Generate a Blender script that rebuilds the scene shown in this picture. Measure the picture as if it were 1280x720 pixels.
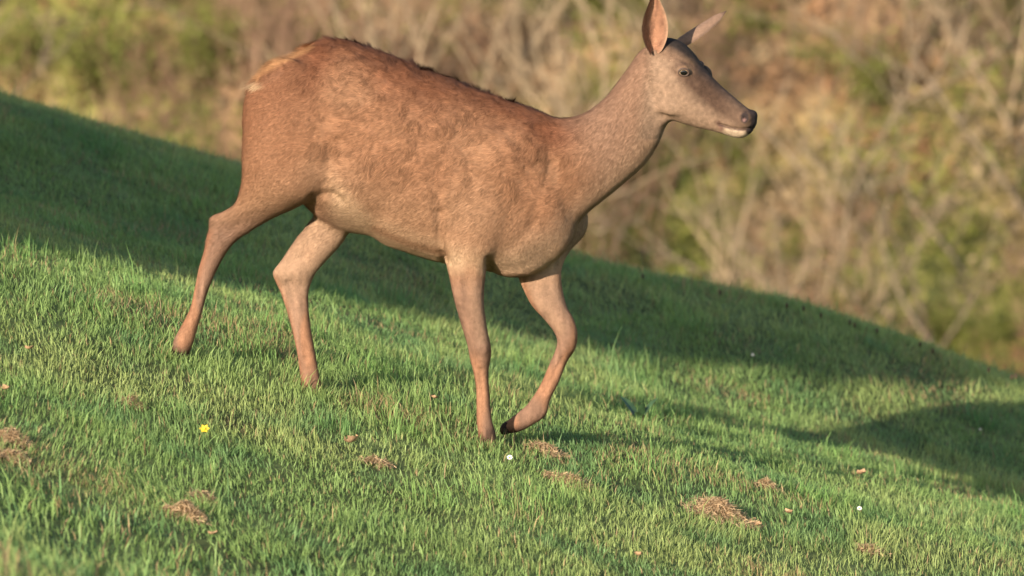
import bpy, bmesh, math, random
import numpy as np
from mathutils import Vector, Matrix, noise
from mathutils.bvhtree import BVHTree

R = math.radians
scene = bpy.context.scene
for o in list(bpy.data.objects): bpy.data.objects.remove(o)
col = scene.collection

# ------------------------------------------------------------------ camera, sky, sun
FOCAL, DIST, PITCH = 250.0, 25.0, R(4.0)
S = 1280 * FOCAL / 36.0 / DIST            # photograph pixels per metre at the deer
cam_d = bpy.data.cameras.new('camera'); cam = bpy.data.objects.new('camera', cam_d); col.objects.link(cam)
cam.location = (0, -DIST * math.cos(PITCH), DIST * math.sin(PITCH))
cam.rotation_euler = (R(90) - PITCH, 0, 0)
cam_d.lens = FOCAL; cam_d.sensor_width = 36; cam_d.clip_start = 0.5; cam_d.clip_end = 2000
cam_d.dof.use_dof = True; cam_d.dof.focus_distance = DIST - 0.1; cam_d.dof.aperture_fstop = 3.7
scene.camera = cam

SUN_EL, SUN_AZ = R(15), R(30)             # azimuth: light travels (sin, cos) in x, y
L = Vector((math.sin(SUN_AZ) * math.cos(SUN_EL), math.cos(SUN_AZ) * math.cos(SUN_EL), -math.sin(SUN_EL)))
w = bpy.data.worlds.new('World'); scene.world = w; w.use_nodes = True
nt = w.node_tree; bg = nt.nodes['Background']
sky = nt.nodes.new('ShaderNodeTexSky'); sky.sky_type = 'NISHITA'; sky.sun_disc = False
sky.sun_elevation = SUN_EL; sky.sun_rotation = math.atan2(-L.x, -L.y)
nt.links.new(sky.outputs[0], bg.inputs[0]); bg.inputs[1].default_value = 0.13
sd = bpy.data.lights.new('sun', 'SUN'); sun = bpy.data.objects.new('sun', sd); col.objects.link(sun)
sd.energy = 5.0; sd.angle = R(0.5); sd.color = (1.0, 0.86, 0.68)
sun.rotation_euler = L.to_track_quat('-Z', 'Y').to_euler()
scene.view_settings.view_transform = 'Standard'; scene.view_settings.look = 'None'
scene.view_settings.exposure = 0.78; scene.view_settings.gamma = 1

# ------------------------------------------------------------------ helpers
rng = np.random.default_rng(7)
def tag(o, label=None, cat=None, group=None, kind=None):
    for k, v in (('label', label), ('category', cat), ('group', group), ('kind', kind)):
        if v: o[k] = v
    return o
def link(o, parent=None):
    col.objects.link(o); o.parent = parent; return o
def empty(name, loc=(0, 0, 0)):
    o = bpy.data.objects.new(name, None); o.location = loc; o.empty_display_size = .1; return link(o)

def fast_mesh(name, V, quads=None, tris=None, colors=None, mat=None, normals=None, smooth=False):
    me = bpy.data.meshes.new(name)
    V = np.asarray(V, np.float32)
    me.vertices.add(len(V)); me.vertices.foreach_set('co', V.ravel())
    loops, starts, n = [], [], 0
    if quads is not None and len(quads):
        q = np.asarray(quads, np.int32); loops.append(q.ravel()); starts.append(np.arange(len(q)) * 4); n += q.size
    if tris is not None and len(tris):
        t = np.asarray(tris, np.int32); loops.append(t.ravel()); starts.append(n + np.arange(len(t)) * 3)
    lp = np.concatenate(loops).astype(np.int32); st = np.concatenate(starts).astype(np.int32)
    me.loops.add(len(lp)); me.loops.foreach_set('vertex_index', lp)
    me.polygons.add(len(st)); me.polygons.foreach_set('loop_start', st)
    me.update(calc_edges=True); me.validate()
    if colors is not None:
        a = me.color_attributes.new('col', 'FLOAT_COLOR', 'POINT')
        c = np.ones((len(V), 4), np.float32); c[:, :3] = colors
        a.data.foreach_set('color', c.ravel())
    if smooth: me.polygons.foreach_set('use_smooth', np.ones(len(me.polygons), bool))
    if normals is not None: me.normals_split_custom_set_from_vertices(normals)
    if mat: me.materials.append(mat)
    return me

def vnoise(P, seed=0):
    """value noise 0..1 on an (n, 3) array"""
    P = np.asarray(P, np.float64); I = np.floor(P).astype(np.int64); F = P - I; F = F * F * (3 - 2 * F)
    def h(a, b, c):
        n = (a * 374761393 + b * 668265263 + c * 2147483647 + seed * 1274126177) & 0xffffffff
        n = ((n ^ (n >> 13)) * 1274126177) & 0xffffffff
        return ((n ^ (n >> 16)) & 0xffff) / 65535.0
    r = 0
    for dx in (0, 1):
        for dy in (0, 1):
            for dz in (0, 1):
                wt = (F[:, 0] if dx else 1 - F[:, 0]) * (F[:, 1] if dy else 1 - F[:, 1]) * (F[:, 2] if dz else 1 - F[:, 2])
                r = r + wt * h(I[:, 0] + dx, I[:, 1] + dy, I[:, 2] + dz)
    return r
def n2(x, y, f, seed=0):
    return vnoise(np.stack([x * f, y * f, np.zeros_like(x)], -1), seed)
def sstep(a, b, x):
    t = np.clip((x - a) / (b - a), 0, 1); return t * t * (3 - 2 * t)

def nodes_mat(name):
    m = bpy.data.materials.new(name); m.use_nodes = True
    return m, m.node_tree, m.node_tree.nodes['Principled BSDF']
def attr_mat(name, rough=.8, translucent=0., spec=.2, sheen=0., noise_scale=0., noise_amt=0., bump=0.):
    m, nt, p = nodes_mat(name); N = nt.nodes
    a = N.new('ShaderNodeAttribute'); a.attribute_name = 'col'; out = a.outputs['Color']
    if noise_amt:
        tc = N.new('ShaderNodeTexCoord'); nz = N.new('ShaderNodeTexNoise'); nz.inputs['Scale'].default_value = noise_scale
        nz.inputs['Detail'].default_value = 6; nt.links.new(tc.outputs['Object'], nz.inputs['Vector'])
        mr = N.new('ShaderNodeMapRange'); mr.inputs[1].default_value = .3; mr.inputs[2].default_value = .7
        mr.inputs[3].default_value = 1 - noise_amt; mr.inputs[4].default_value = 1 + noise_amt
        nt.links.new(nz.outputs[0], mr.inputs[0])
        mx = N.new('ShaderNodeVectorMath'); mx.operation = 'SCALE'
        nt.links.new(out, mx.inputs[0]); nt.links.new(mr.outputs[0], mx.inputs['Scale']); out = mx.outputs[0]
        if bump:
            b = N.new('ShaderNodeBump'); b.inputs['Strength'].default_value = bump; b.inputs['Distance'].default_value = .01
            nt.links.new(nz.outputs[0], b.inputs['Height']); nt.links.new(b.outputs[0], p.inputs['Normal'])
    nt.links.new(out, p.inputs['Base Color'])
    p.inputs['Roughness'].default_value = rough; p.inputs['Specular IOR Level'].default_value = spec
    if sheen: p.inputs['Sheen Weight'].default_value = sheen
    if translucent:
        tr = N.new('ShaderNodeBsdfTranslucent'); mix = N.new('ShaderNodeMixShader'); mix.inputs[0].default_value = translucent
        nt.links.new(out, tr.inputs[0]); nt.links.new(p.outputs[0], mix.inputs[1]); nt.links.new(tr.outputs[0], mix.inputs[2])
        nt.links.new(mix.outputs[0], N['Material Output'].inputs[0])
    return m
def plain_mat(name, c, rough=.6, spec=.4, var=0., scale=40.):
    m, nt, p = nodes_mat(name)
    p.inputs['Base Color'].default_value = (*c, 1); p.inputs['Roughness'].default_value = rough
    p.inputs['Specular IOR Level'].default_value = spec
    if var:
        tc = nt.nodes.new('ShaderNodeTexCoord'); nz = nt.nodes.new('ShaderNodeTexNoise'); nz.inputs['Scale'].default_value = scale
        cr = nt.nodes.new('ShaderNodeValToRGB'); nt.links.new(tc.outputs['Object'], nz.inputs['Vector'])
        cr.color_ramp.elements[0].position = .3; cr.color_ramp.elements[1].position = .7
        cr.color_ramp.elements[0].color = (*[v * (1 - var) for v in c], 1); cr.color_ramp.elements[1].color = (*[v * (1 + var) for v in c], 1)
        nt.links.new(nz.outputs[0], cr.inputs[0]); nt.links.new(cr.outputs[0], p.inputs['Base Color'])
    return m

M_grass = attr_mat('grass_blade', .55, .28, .3)
M_soil = attr_mat('turf_soil', .95, 0, .1, noise_scale=9, noise_amt=.45, bump=.6)
M_fur = attr_mat('deer_fur', .75, .12, .12)
M_hide = attr_mat('deer_hide', .8, 0, .12, noise_scale=60, noise_amt=.14, bump=.25)
M_dry = attr_mat('dry_grass', .8, .2, .1)
M_bark = attr_mat('pale_bark', .85, 0, .1, noise_scale=14, noise_amt=.3)
M_leaf = attr_mat('scrub_leaf', .6, .3, .2)

# ------------------------------------------------------------------ terrain
_k = np.array([-60, -22, -3.4, -2.8, .2, .8, 3.8, 4.3, 4.8, 6.7, 18, 27, 30, 200])
_s = np.array([.0, .02, .02, .2, .2, .075, .07, .18, .26, 0, -.42, -.42, .62, .62])    # slope relative to the line of sight
_y = np.linspace(-60, 200, 26001); _q = np.concatenate([[0], np.cumsum(np.interp((_y[1:] + _y[:-1]) / 2, _k, _s) * np.diff(_y))])
_q = _q - np.interp(0, _y, _q) - .565
def q_profile(y): return np.interp(y, _y, _q)
def height(x, y):
    x = np.asarray(x, float); y = np.asarray(y, float)
    tilt = .287 - .2 * sstep(10, 30, y)
    xl = np.where(np.abs(x) < 6, x, np.sign(x) * (6 + 8 * np.tanh((np.abs(x) - 6) / 8)))
    z = q_profile(y) - math.tan(PITCH) * y - tilt * xl
    z = z + .27 * np.exp(-((x + 1.25) / .8) ** 2 - ((y + 10.5) / 2.4) ** 2)
    z = z + .10 * np.exp(-((x - 1.45) / .8) ** 2 - ((y - 6.3) / 1.5) ** 2)
    near = 1 - sstep(12, 24, y)
    z = z + near * (.045 * (n2(x, y, .9, 3) - .5) + .012 * (n2(x, y, 3.1, 4) - .5))
    z = z + (1 - near) * (.7 * (n2(x, y, .35, 5) - .5) + .35 * (n2(x, y, 1.1, 6) - .5))
    return z
def hz(x, y): return float(height(np.array([x]), np.array([y]))[0])

xs = np.unique(np.concatenate([np.arange(-4, 4.01, .06), np.linspace(-60, -4, 50), np.linspace(4, 60, 50)]))
ys = np.unique(np.concatenate([np.arange(-4, 9, .06), np.linspace(-40, -4, 60), np.linspace(9, 34, 50), np.arange(34, 52, .3), np.linspace(52, 140, 50)]))
X, Y = np.meshgrid(xs, ys); Z = height(X.ravel(), Y.ravel())
V = np.stack([X.ravel(), Y.ravel(), Z], -1); nx, ny = len(xs), len(ys)
idx = np.arange(nx * ny).reshape(ny, nx)
Q = np.stack([idx[:-1, :-1], idx[:-1, 1:], idx[1:, 1:], idx[1:, :-1]], -1).reshape(-1, 4)
far = sstep(24, 32, V[:, 1])[:, None]
a = n2(V[:, 0], V[:, 1], .8, 11)[:, None]; b = n2(V[:, 0], V[:, 1], 2.3, 12)[:, None]
cn = np.array([.11, .135, .05]) * (.7 + .6 * b)
cf = np.array([.30, .19, .105]) * (1 - sstep(.45, .7, a)) + np.array([.23, .22, .065]) * sstep(.45, .7, a)
o = link(bpy.data.objects.new('ground', fast_mesh('ground', V, quads=Q, colors=cn * (1 - far) + cf * (.7 + .5 * b) * far, mat=M_soil, smooth=True)))
tag(o, kind='structure')

# ------------------------------------------------------------------ grass
def in_view(x, y, margin):
    half = 18.0 / FOCAL * (y + DIST) + margin
    return np.abs(x) < half
def blades(n, x, y, length, width, tint, droop=.5):
    z = height(x, y) - .006
    az = rng.uniform(0, 2 * np.pi, n); lean = np.abs(rng.normal(.5, .85, n)) * droop * 2
    ca = n2(x, y, 2.7, 35) * 14; cl_ = .55 * n2(x, y, 3.3, 36)                # neighbouring blades lean together
    lx = np.cos(az) * lean + np.cos(ca) * cl_; ly = np.sin(az) * lean + np.sin(ca) * cl_
    wa = az + np.pi / 2 + rng.normal(0, .5, n); wx, wy = np.cos(wa) * width / 2, np.sin(wa) * width / 2
    root = np.stack([x, y, z], -1); up = np.array([0, 0, 1.])
    d1 = np.stack([lx * .45, ly * .45, np.ones(n)], -1); d1 /= np.linalg.norm(d1, axis=1)[:, None]
    d2 = np.stack([lx * 1.5, ly * 1.5, np.ones(n)], -1); d2 /= np.linalg.norm(d2, axis=1)[:, None]
    mid = root + d1 * (length * .55)[:, None]; tip = mid + d2 * (length * .45)[:, None]
    W = np.stack([wx, wy, np.zeros(n)], -1)
    V = np.stack([root - W, root + W, mid - W * .8, mid + W * .8, tip], 1).reshape(-1, 3)
    k = np.arange(n) * 5
    Q = np.stack([k, k + 1, k + 3, k + 2], -1); T = np.stack([k + 2, k + 3, k + 4], -1)
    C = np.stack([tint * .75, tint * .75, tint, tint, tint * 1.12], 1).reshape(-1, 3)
    return V, Q, T, C
def tints(x, y, n):
    g = np.array([.245, .370, .118]); ygreen = np.array([.365, .435, .155]); dk = np.array([.145, .275, .102]); dry = np.array([.42, .31, .16])
    a = n2(x, y, 1.3, 21); b = n2(x, y, 4.5, 22); r = rng.random(n)
    c = g[None] * (1 - (sstep(.4, .8, a) * .8)[:, None]) + ygreen[None] * (sstep(.4, .8, a) * .8)[:, None]
    m = sstep(.5, .85, b)[:, None] * .8; c = c * (1 - m) + dk * m
    dr = (r < .05 + .28 * sstep(.58, .85, n2(x, y, 2.2, 23)))[:, None]
    c = np.where(dr, dry * rng.uniform(.7, 1.1, n)[:, None], c)
    return c * rng.uniform(.75, 1.25, n)[:, None]
def lawn(parts, n, x0, x1, y0, y1, L0, W0, margin=None, inside=None):
    x = rng.uniform(x0, x1, n); y = rng.uniform(y0, y1, n)
    if margin is not None: k = in_view(x, y, margin); x, y = x[k], y[k]
    if inside is not None: k = ~inside(x, y); x, y = x[k], y[k]
    keep = rng.random(len(x)) < .55 + .45 * sstep(.25, .55, n2(x, y, 5, 31)); x, y = x[keep], y[keep]; n = len(x)
    hgt = .65 + .5 * n2(x, y, 1.7, 32) ** 1.5 + .5 * sstep(.62, .9, n2(x, y, 4.0, 33))
    Ln = L0 * hgt * rng.lognormal(0, .30, n); Wd = W0 * rng.uniform(.6, 1.4, n)
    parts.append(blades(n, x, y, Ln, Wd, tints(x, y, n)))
def join_parts(parts):
    off = 0; Vs, Qs, Ts, Cs = [], [], [], []
    for V, Q, T, C in parts:
        Vs.append(V); Qs.append(Q + off); Ts.append(T + off); Cs.append(C); off += len(V)
    return np.concatenate(Vs), np.concatenate(Qs), np.concatenate(Ts), np.concatenate(Cs)
parts = []
lawn(parts, 520000, -2.9, 2.9, -2.6, 7.2, .037, .0031, margin=.28)
lawn(parts, 8000, -2.9, 2.9, -2.6, 7.6, .085, .0030, margin=.35)                      # taller stray blades
lawn(parts, 60000, -3.0, 1.2, -15, -2.6, .085, .006)                                   # soft rise close to the lens
lawn(parts, 190000, -4.4, 4.4, -5, 8.5, .042, .0050, inside=lambda x, y: in_view(x, y, .28) & (y > -2.6) & (y < 7.2))
lawn(parts, 90000, -9, 9, -9, 11, .055, .009, inside=lambda x, y: (np.abs(x) < 4.3) & (y > -4.9) & (y < 8.4))
for k in range(46):                                                                  # coarser tussocks
    tx, ty = rng.uniform(-2, 2), rng.uniform(-2.2, 5.5)
    if k == 0: tx, ty = .03, 2.9
    m = 90; parts.append(blades(m, tx + rng.normal(0, .05, m), ty + rng.normal(0, .06, m), .075 * rng.lognormal(0, .3, m), np.full(m, .0032), tints(np.full(m, tx), np.full(m, ty), m) * np.array([.85, 1., .9])))
for fx, fy in (((225 - 640) / S, -.06), ((393 - 640) / S, .02), ((612 - 640) / S, -.07)):  # blades that close over the hooves
    m = 260; parts.append(blades(m, fx + rng.normal(0, .055, m), fy - .05 + rng.normal(0, .05, m), .048 * rng.lognormal(0, .28, m), np.full(m, .0031), tints(np.full(m, fx), np.full(m, fy), m)))
V, Q, T, C = join_parts(parts)
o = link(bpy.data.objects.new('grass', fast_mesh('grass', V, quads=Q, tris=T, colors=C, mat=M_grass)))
tag(o, 'short green meadow grass covering the sloping hillside', 'grass', kind='stuff')

# ------------------------------------------------------------------ the deer
def px(p, w=0.):
    """photograph pixel at the deer's distance -> metres; w = depth in the same units (away from camera positive)"""
    return Vector(((p[0] - 640) / S, w / S, (360 - p[1]) / S / math.cos(PITCH)))
def catmull(rows, sub):
    A = np.array(rows, float); out = []
    P = np.vstack([2 * A[0] - A[1], A, 2 * A[-1] - A[-2]])
    for i in range(1, len(P) - 2):
        for k in range(sub):
            t = k / sub
            out.append(.5 * ((2 * P[i]) + (-P[i - 1] + P[i + 1]) * t + (2 * P[i - 1] - 5 * P[i] + 4 * P[i + 1] - P[i + 2]) * t * t
                             + (-P[i - 1] + 3 * P[i] - 3 * P[i + 1] + P[i + 2]) * t ** 3))
    out.append(P[-2]); return np.array(out)
deer_bm = bmesh.new()
def loft(rows, ring=24, sub=5, k=0., warp=None, power=1.):
    """rows: ax, ay, bx, by, depth half width, depth centre"""
    rings = []
    for r in catmull(rows, sub):
        ax, ay, bx, by, d, yc = r; vs = []
        for i in range(ring):
            th = 2 * math.pi * i / ring; c, s = math.cos(th), math.sin(th)
            c = math.copysign(abs(c) ** power, c); s = math.copysign(abs(s) ** power, s)
            p = px(((ax + bx) / 2 + (bx - ax) / 2 * c, (ay + by) / 2 + (by - ay) / 2 * c), yc + max(d, 1) * s * (1 + k * c))
            if warp: p = warp(p)
            vs.append(deer_bm.verts.new(p))
        rings.append(vs)
    for A, B in zip(rings, rings[1:]):
        for i in range(ring): deer_bm.faces.new((A[i], A[(i + 1) % ring], B[(i + 1) % ring], B[i]))
    deer_bm.faces.new(rings[0][::-1]); deer_bm.faces.new(rings[-1])
def blob(c, w, r, rot=0., warp=None):
    M = Matrix.Translation(px(c, w)) @ Matrix.Rotation(rot, 4, 'Y') @ Matrix.Diagonal((r[0] / S, r[1] / S, r[2] / S, 1))
    vs = bmesh.ops.create_icosphere(deer_bm, subdivisions=3, radius=1, matrix=M)['verts']
    if warp:
        for v in vs: v.co = warp(v.co)
YAW = R(18); PIV = px((815, 100))
def head_warp(p):
    d = p - PIV; d.x /= math.cos(YAW)
    return PIV + Matrix.Rotation(-YAW, 3, 'Z') @ d
# trunk: top, bottom, half width
loft([(306, 140, 306, 190, 14, 0), (309, 118, 310, 225, 40, 0), (320, 98, 322, 250, 56, 0), (340, 82, 345, 256, 66, 0), (368, 66, 372, 244, 76, 0), (400, 52, 400, 232, 80, 0),
      (430, 49, 436, 254, 82, 0), (470, 62, 470, 299, 84, 0), (510, 78, 510, 316, 86, 0), (550, 93, 550, 328, 84, 0),
      (590, 108, 592, 336, 77, 0), (630, 122, 634, 344, 68, 0), (662, 132, 668, 340, 58, 0), (690, 144, 700, 322, 46, 0), (706, 160, 716, 300, 30, 0)], ring=32, k=.10)
# neck
loft([(640, 135, 628, 315, 56, 0), (668, 138, 668, 318, 52, 0), (692, 146, 706, 296, 44, 0), (722, 145, 740, 263, 38, 0), (752, 126, 781, 229, 34, 0),
      (779, 94, 806, 206, 31, 0), (797, 68, 823, 182, 29, 0), (812, 56, 831, 164, 27, -1), (824, 52, 836, 150, 24, -3)], k=-.05)
# head
loft([(806, 66, 816, 140, 16, 0), (812, 54, 822, 148, 27, 0), (830, 47, 836, 150, 33, 0), (849, 51, 850, 154, 34, 0), (865, 66, 862, 157, 33, 0), (878, 84, 873, 160, 28, 0),
      (894, 101, 884, 162, 22, 0), (912, 117, 897, 165, 18.5, 0), (929, 131, 910, 169, 17.5, 0), (937, 137, 920, 171.5, 16.5, 0), (941.5, 142, 929, 170.5, 13.5, 0), (944.5, 149, 938, 164, 7, 0)],
     sub=5, warp=head_warp, k=-.06)
for s in (-1, 1):
    blob((858, 85), 27 * s, (14, 8, 8), R(35), head_warp)     # brow over the eye
    blob((846, 122), 23 * s, (24, 8, 22), 0, head_warp)       # cheek
    blob((931, 147), 12.5 * s, (9, 6, 10), R(30), head_warp)      # nostril wing
blob((934, 147), 0, (9, 14, 13), R(40), head_warp)
blob((879, 94), 24, (13, 13, 11), R(45)); blob((826, 150), -4, (12, 20, 8))
# legs: left edge, right edge, half width, depth centre
loft([(570, 190, 650, 200, 16, -46), (548, 225, 646, 238, 26, -50), (547, 262, 638, 277, 27, -52), (551, 300, 620, 312, 23, -50), (559, 330, 610, 330, 19, -47), (567, 370, 605.5, 371, 16, -43),
      (577, 405, 609, 405, 14.5, -38), (584, 428, 613.5, 428, 14.5, -35), (587, 445, 614, 443, 14, -33), (591.5, 462, 611, 461, 11, -32), (595, 485, 612, 487, 9.5, -30), (595.5, 520, 615, 521, 9.5, -27), (597, 537, 620, 540, 11.5, -26), (600, 552, 622, 557, 11, -25)], ring=18)
loft([(600, 235, 700, 235, 18, 40), (615, 262, 732, 262, 26, 46), (636, 300, 731, 296, 26, 42), (642, 333, 713, 318, 23, 34), (650, 356, 702, 344, 20, 27), (664, 383, 707.5, 380, 16.5, 24),
      (681, 402, 718, 401, 14.5, 24), (694, 420, 722.5, 420, 14, 26), (696, 434, 719.5, 439, 13, 28), (687, 457, 709.5, 455, 10, 32), (675, 484, 699, 481, 9.5, 31), (663, 503, 688, 503, 9.5, 30), (655, 512, 683, 522, 11, 30), (645, 520, 668, 533, 11.5, 30), (636, 527, 651, 542, 10.5, 29), (629, 532, 637, 545, 8.5, 29)], ring=18)
loft([(318, 110, 425, 100, 22, -48), (307, 145, 442, 140, 34, -50), (304, 190, 432, 196, 38, -52), (304, 225, 412, 236, 33, -52), (297, 250, 374, 256, 25, -42), (282, 261, 346, 269, 20, -34),
      (266, 269, 320, 285, 16, -29), (261.5, 287, 302, 296, 14, -26), (256, 312, 285, 313, 12, -24), (248.5, 336, 271.5, 338, 10.5, -23), (243, 362, 261, 364, 9.8, -22), (238, 384, 254.5, 386, 9.5, -22), (228, 405, 248, 408, 9.8, -22), (217.5, 425, 242, 429, 11.5, -22), (214, 437, 236, 443, 11, -21)], ring=20)
loft([(370, 140, 470, 150, 22, 46), (365, 185, 480, 200, 34, 40), (385, 235, 466, 246, 31, 32), (397, 263, 446, 268, 26, 20), (384, 278, 440, 287, 21, 17), (369, 300, 426, 307, 18, 16), (353, 323, 409, 325, 16, 15),
      (341.5, 340, 395, 342, 14, 14), (345, 355, 387.5, 358, 12.5, 18), (352, 372, 385, 372, 11.5, 16), (362, 405, 387.5, 405, 10.3, 12), (371, 445, 394.5, 445, 10, 10), (375.5, 480, 401, 480, 11.5, 8), (379, 503, 406, 502, 11, 8)], ring=18)
# muscle masses
blob((600, 215), -54, (58, 20, 62), R(-20)); blob((655, 250), -40, (42, 18, 45), R(30)); blob((635, 205), -36, (56, 24, 54)); blob((590, 295), -50, (30, 22, 30))
blob((360, 150), -48, (56, 30, 80)); blob((360, 150), 48, (56, 30, 80)); blob((600, 215), 52, (58, 20, 62), R(-20))
blob((650, 322), -8, (44, 26, 24), R(-8)); blob((690, 290), -6, (28, 30, 44), R(25)); blob((470, 205), 0, (110, 90, 90))
blob((420, 205), -56, (34, 16, 40)); blob((432, 218), -40, (26, 30, 22), R(20)); blob((708, 282), 38, (28, 20, 34), R(20))
loft([(332, 92, 336, 112, 12, 0), (322, 96, 326, 116, 11, 0), (314, 102, 319, 120, 8, 0), (311, 108, 315, 118, 4, 0)], ring=12)   # tail
me = bpy.data.meshes.new('cage'); bmesh.ops.recalc_face_normals(deer_bm, faces=deer_bm.faces); deer_bm.to_mesh(me); deer_bm.free()
cage = bpy.data.objects.new('cage', me); col.objects.link(cage)
md = cage.modifiers.new('r', 'REMESH'); md.mode = 'VOXEL'; md.voxel_size = .0062
md = cage.modifiers.new('s', 'SMOOTH'); md.factor = .5; md.iterations = 7
dg = bpy.context.evaluated_depsgraph_get()
body = bpy.data.meshes.new_from_object(cage.evaluated_get(dg)); bpy.data.objects.remove(cage)

bm = bmesh.new(); bm.from_mesh(body)
jv = [q_ for q_ in bm.verts if .44 < q_.co.x < .60 and .48 < q_.co.z < .68]
for k in range(12): bmesh.ops.smooth_vert(bm, verts=jv, factor=.5, use_axis_x=True, use_axis_y=True, use_axis_z=True)
tv = [q_ for q_ in bm.verts if -.92 < q_.co.x < .30 and q_.co.z > .14 - .1 * (q_.co.x + .3) - .05 * (q_.co.x > -.2)]
for k in range(40): bmesh.ops.smooth_vert(bm, verts=tv, factor=.5, use_axis_x=True, use_axis_y=True, use_axis_z=True)
bm.to_mesh(body); bm.free()
# surface detail on the skin: mouth line, nostril, folds
def verts_of(me):
    a = np.empty(len(me.vertices) * 3, np.float32); me.vertices.foreach_get('co', a); return a.reshape(-1, 3).astype(float)
def normals_of(me):
    a = np.empty(len(me.vertices) * 3, np.float32); me.vertex_normals.foreach_get('vector', a); return a.reshape(-1, 3).astype(float)
def to_px(V):
    """apparent photograph pixel of points near the deer"""
    P = np.asarray(V); dz, dy = P[:, 2], P[:, 1]
    depth = DIST + dy * math.cos(PITCH) - dz * math.sin(PITCH)
    up = dz * math.cos(PITCH) + dy * math.sin(PITCH)
    return 640 + P[:, 0] * S * DIST / depth, 360 - up * S * DIST / depth
def seg_dist(u, v, pts):
    d = np.full(len(u), 1e9)
    for (x0, y0), (x1, y1) in zip(pts, pts[1:]):
        t = np.clip(((u - x0) * (x1 - x0) + (v - y0) * (y1 - y0)) / ((x1 - x0) ** 2 + (y1 - y0) ** 2), 0, 1)
        d = np.minimum(d, np.hypot(u - x0 - t * (x1 - x0), v - y0 - t * (y1 - y0)))
    return d
P = verts_of(body); N = normals_of(body); u, v = to_px(P); side = np.where(N[:, 1] < .1, 1., 0.)
MOUTH = [(899, 156), (912, 160), (925, 162), (940, 161)]
dm = seg_dist(u, v, MOUTH); P -= N * (np.exp(-(dm / 1.8) ** 2) * 2.6 / S)[:, None]
dn = np.hypot((u - 931) / 3.2, (v - 147) / 4.2); P -= N * (np.exp(-dn ** 2) * side * 5.0 / S)[:, None]
for pts, dep, wd in (([(611, 324), (612, 338)], 5, 4), ([(551, 268), (550, 300), (557, 326)], 4, 6), ([(392, 246), (415, 242), (428, 252)], 3, 5),
                     ([(690, 205), (672, 255), (664, 282)], 2, 7), ([(700, 210), (680, 270), (640, 310)], 1.5, 8), ([(560, 175), (545, 215), (548, 262)], 2.5, 10),
                     ([(268, 285), (284, 292), (300, 280)], 1.5, 6), ([(362, 330), (380, 318), (392, 300)], 1.5, 6), ([(264, 305), (252, 345), (240, 395)], 1.6, 3.2), ([(362, 352), (370, 390), (383, 450)], 1.6, 3.2),
                     ([(600, 462), (603, 515)], 1.4, 3), ([(702, 448), (679, 492)], 1.4, 3), ([(596, 436), (605, 438)], -1.6, 6), ([(266, 274), (272, 290)], -1.8, 6), ([(345, 342), (352, 350)], -1.8, 6), ([(230, 412), (222, 424)], -1.0, 6)):
    P -= N * (np.exp(-(seg_dist(u, v, pts) / wd) ** 2) * side * dep / S)[:, None]
# loose coat on the back and ribs
coat = sstep(330, 420, u) * (1 - sstep(640, 760, u)) * (1 - sstep(150, 260, v - .15 * (u - 400)))
rag = vnoise(P * np.array([22, 22, 34]), 51) - .5 + .6 * (vnoise(P * 60, 52) - .5)
P += N * (coat * rag * 2.6 / S)[:, None]
P += N * ((vnoise(P * 9, 53) - .5) * 3 / S)[:, None] * (sstep(900, 780, u) * sstep(420, 300, v))[:, None]
body.vertices.foreach_set('co', P.astype(np.float32).ravel()); body.update()

# ears, thin cupped shells joined into the same skin
def ear(B, T, O, width, cup, nu=22, nv=14):
    B, T, O = Vector(B), Vector(T), Vector(O); ax = (T - B); Ln = ax.length; ax.normalize()
    O = (O - ax * O.dot(ax)).normalized(); X = ax.cross(O)
    Vs, Fs = [], []
    for layer in (0, 1):
        for i in range(nu + 1):
            t = i / nu; wd = width / S * (math.sin(math.pi * min(1, t * .95 + .05) ** .85) ** .9) * (1 - .15 * t) / 2
            wd = max(wd, .0012); cp = cup / S * (1 - .5 * t)
            for j in range(nv + 1):
                a = -1 + 2 * j / nv
                p = B + ax * (Ln * t) + X * (wd * a) + O * (cp * (a * a - .5) * min(1, wd * S / 8))
                p -= O * ((2.6 / S) * (1 - a * a) ** .5 * (1 - t) ** .5 if layer else 0.)
                Vs.append(p)
    W = nv + 1; base = (nu + 1) * W
    for i in range(nu):
        for j in range(nv):
            a = i * W + j
            Fs.append((a, a + 1, a + W + 1, a + W)); Fs.append((base + a, base + a + W, base + a + W + 1, base + a + 1))
    return Vs, Fs
def hw(c, wv): return head_warp(px(c, wv))
def hw2(c, wv): return px(c, wv)
bm = bmesh.new(); bm.from_mesh(body); n_skin = len(bm.verts)
ears = [((816, 66), -29, (816, -12), -44, (.30, -1, .10), 36, 14), ((848, 58), 24, (909, 16), 50, (.62, .25, -.55), 34, 10)]
for (b2, bw, t2, tw, O, wd, cp) in ears:
    Vs, Fs = ear(hw2(b2, bw), hw2(t2, tw), O, wd, cp)
    nv_ = [bm.verts.new(p) for p in Vs]
    for f in Fs: bm.faces.new([nv_[i] for i in f])
n_ear = (len(bm.verts) - n_skin) // 4
bm.to_mesh(body); bm.free()
body.polygons.foreach_set('use_smooth', np.ones(len(body.polygons), bool))

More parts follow.
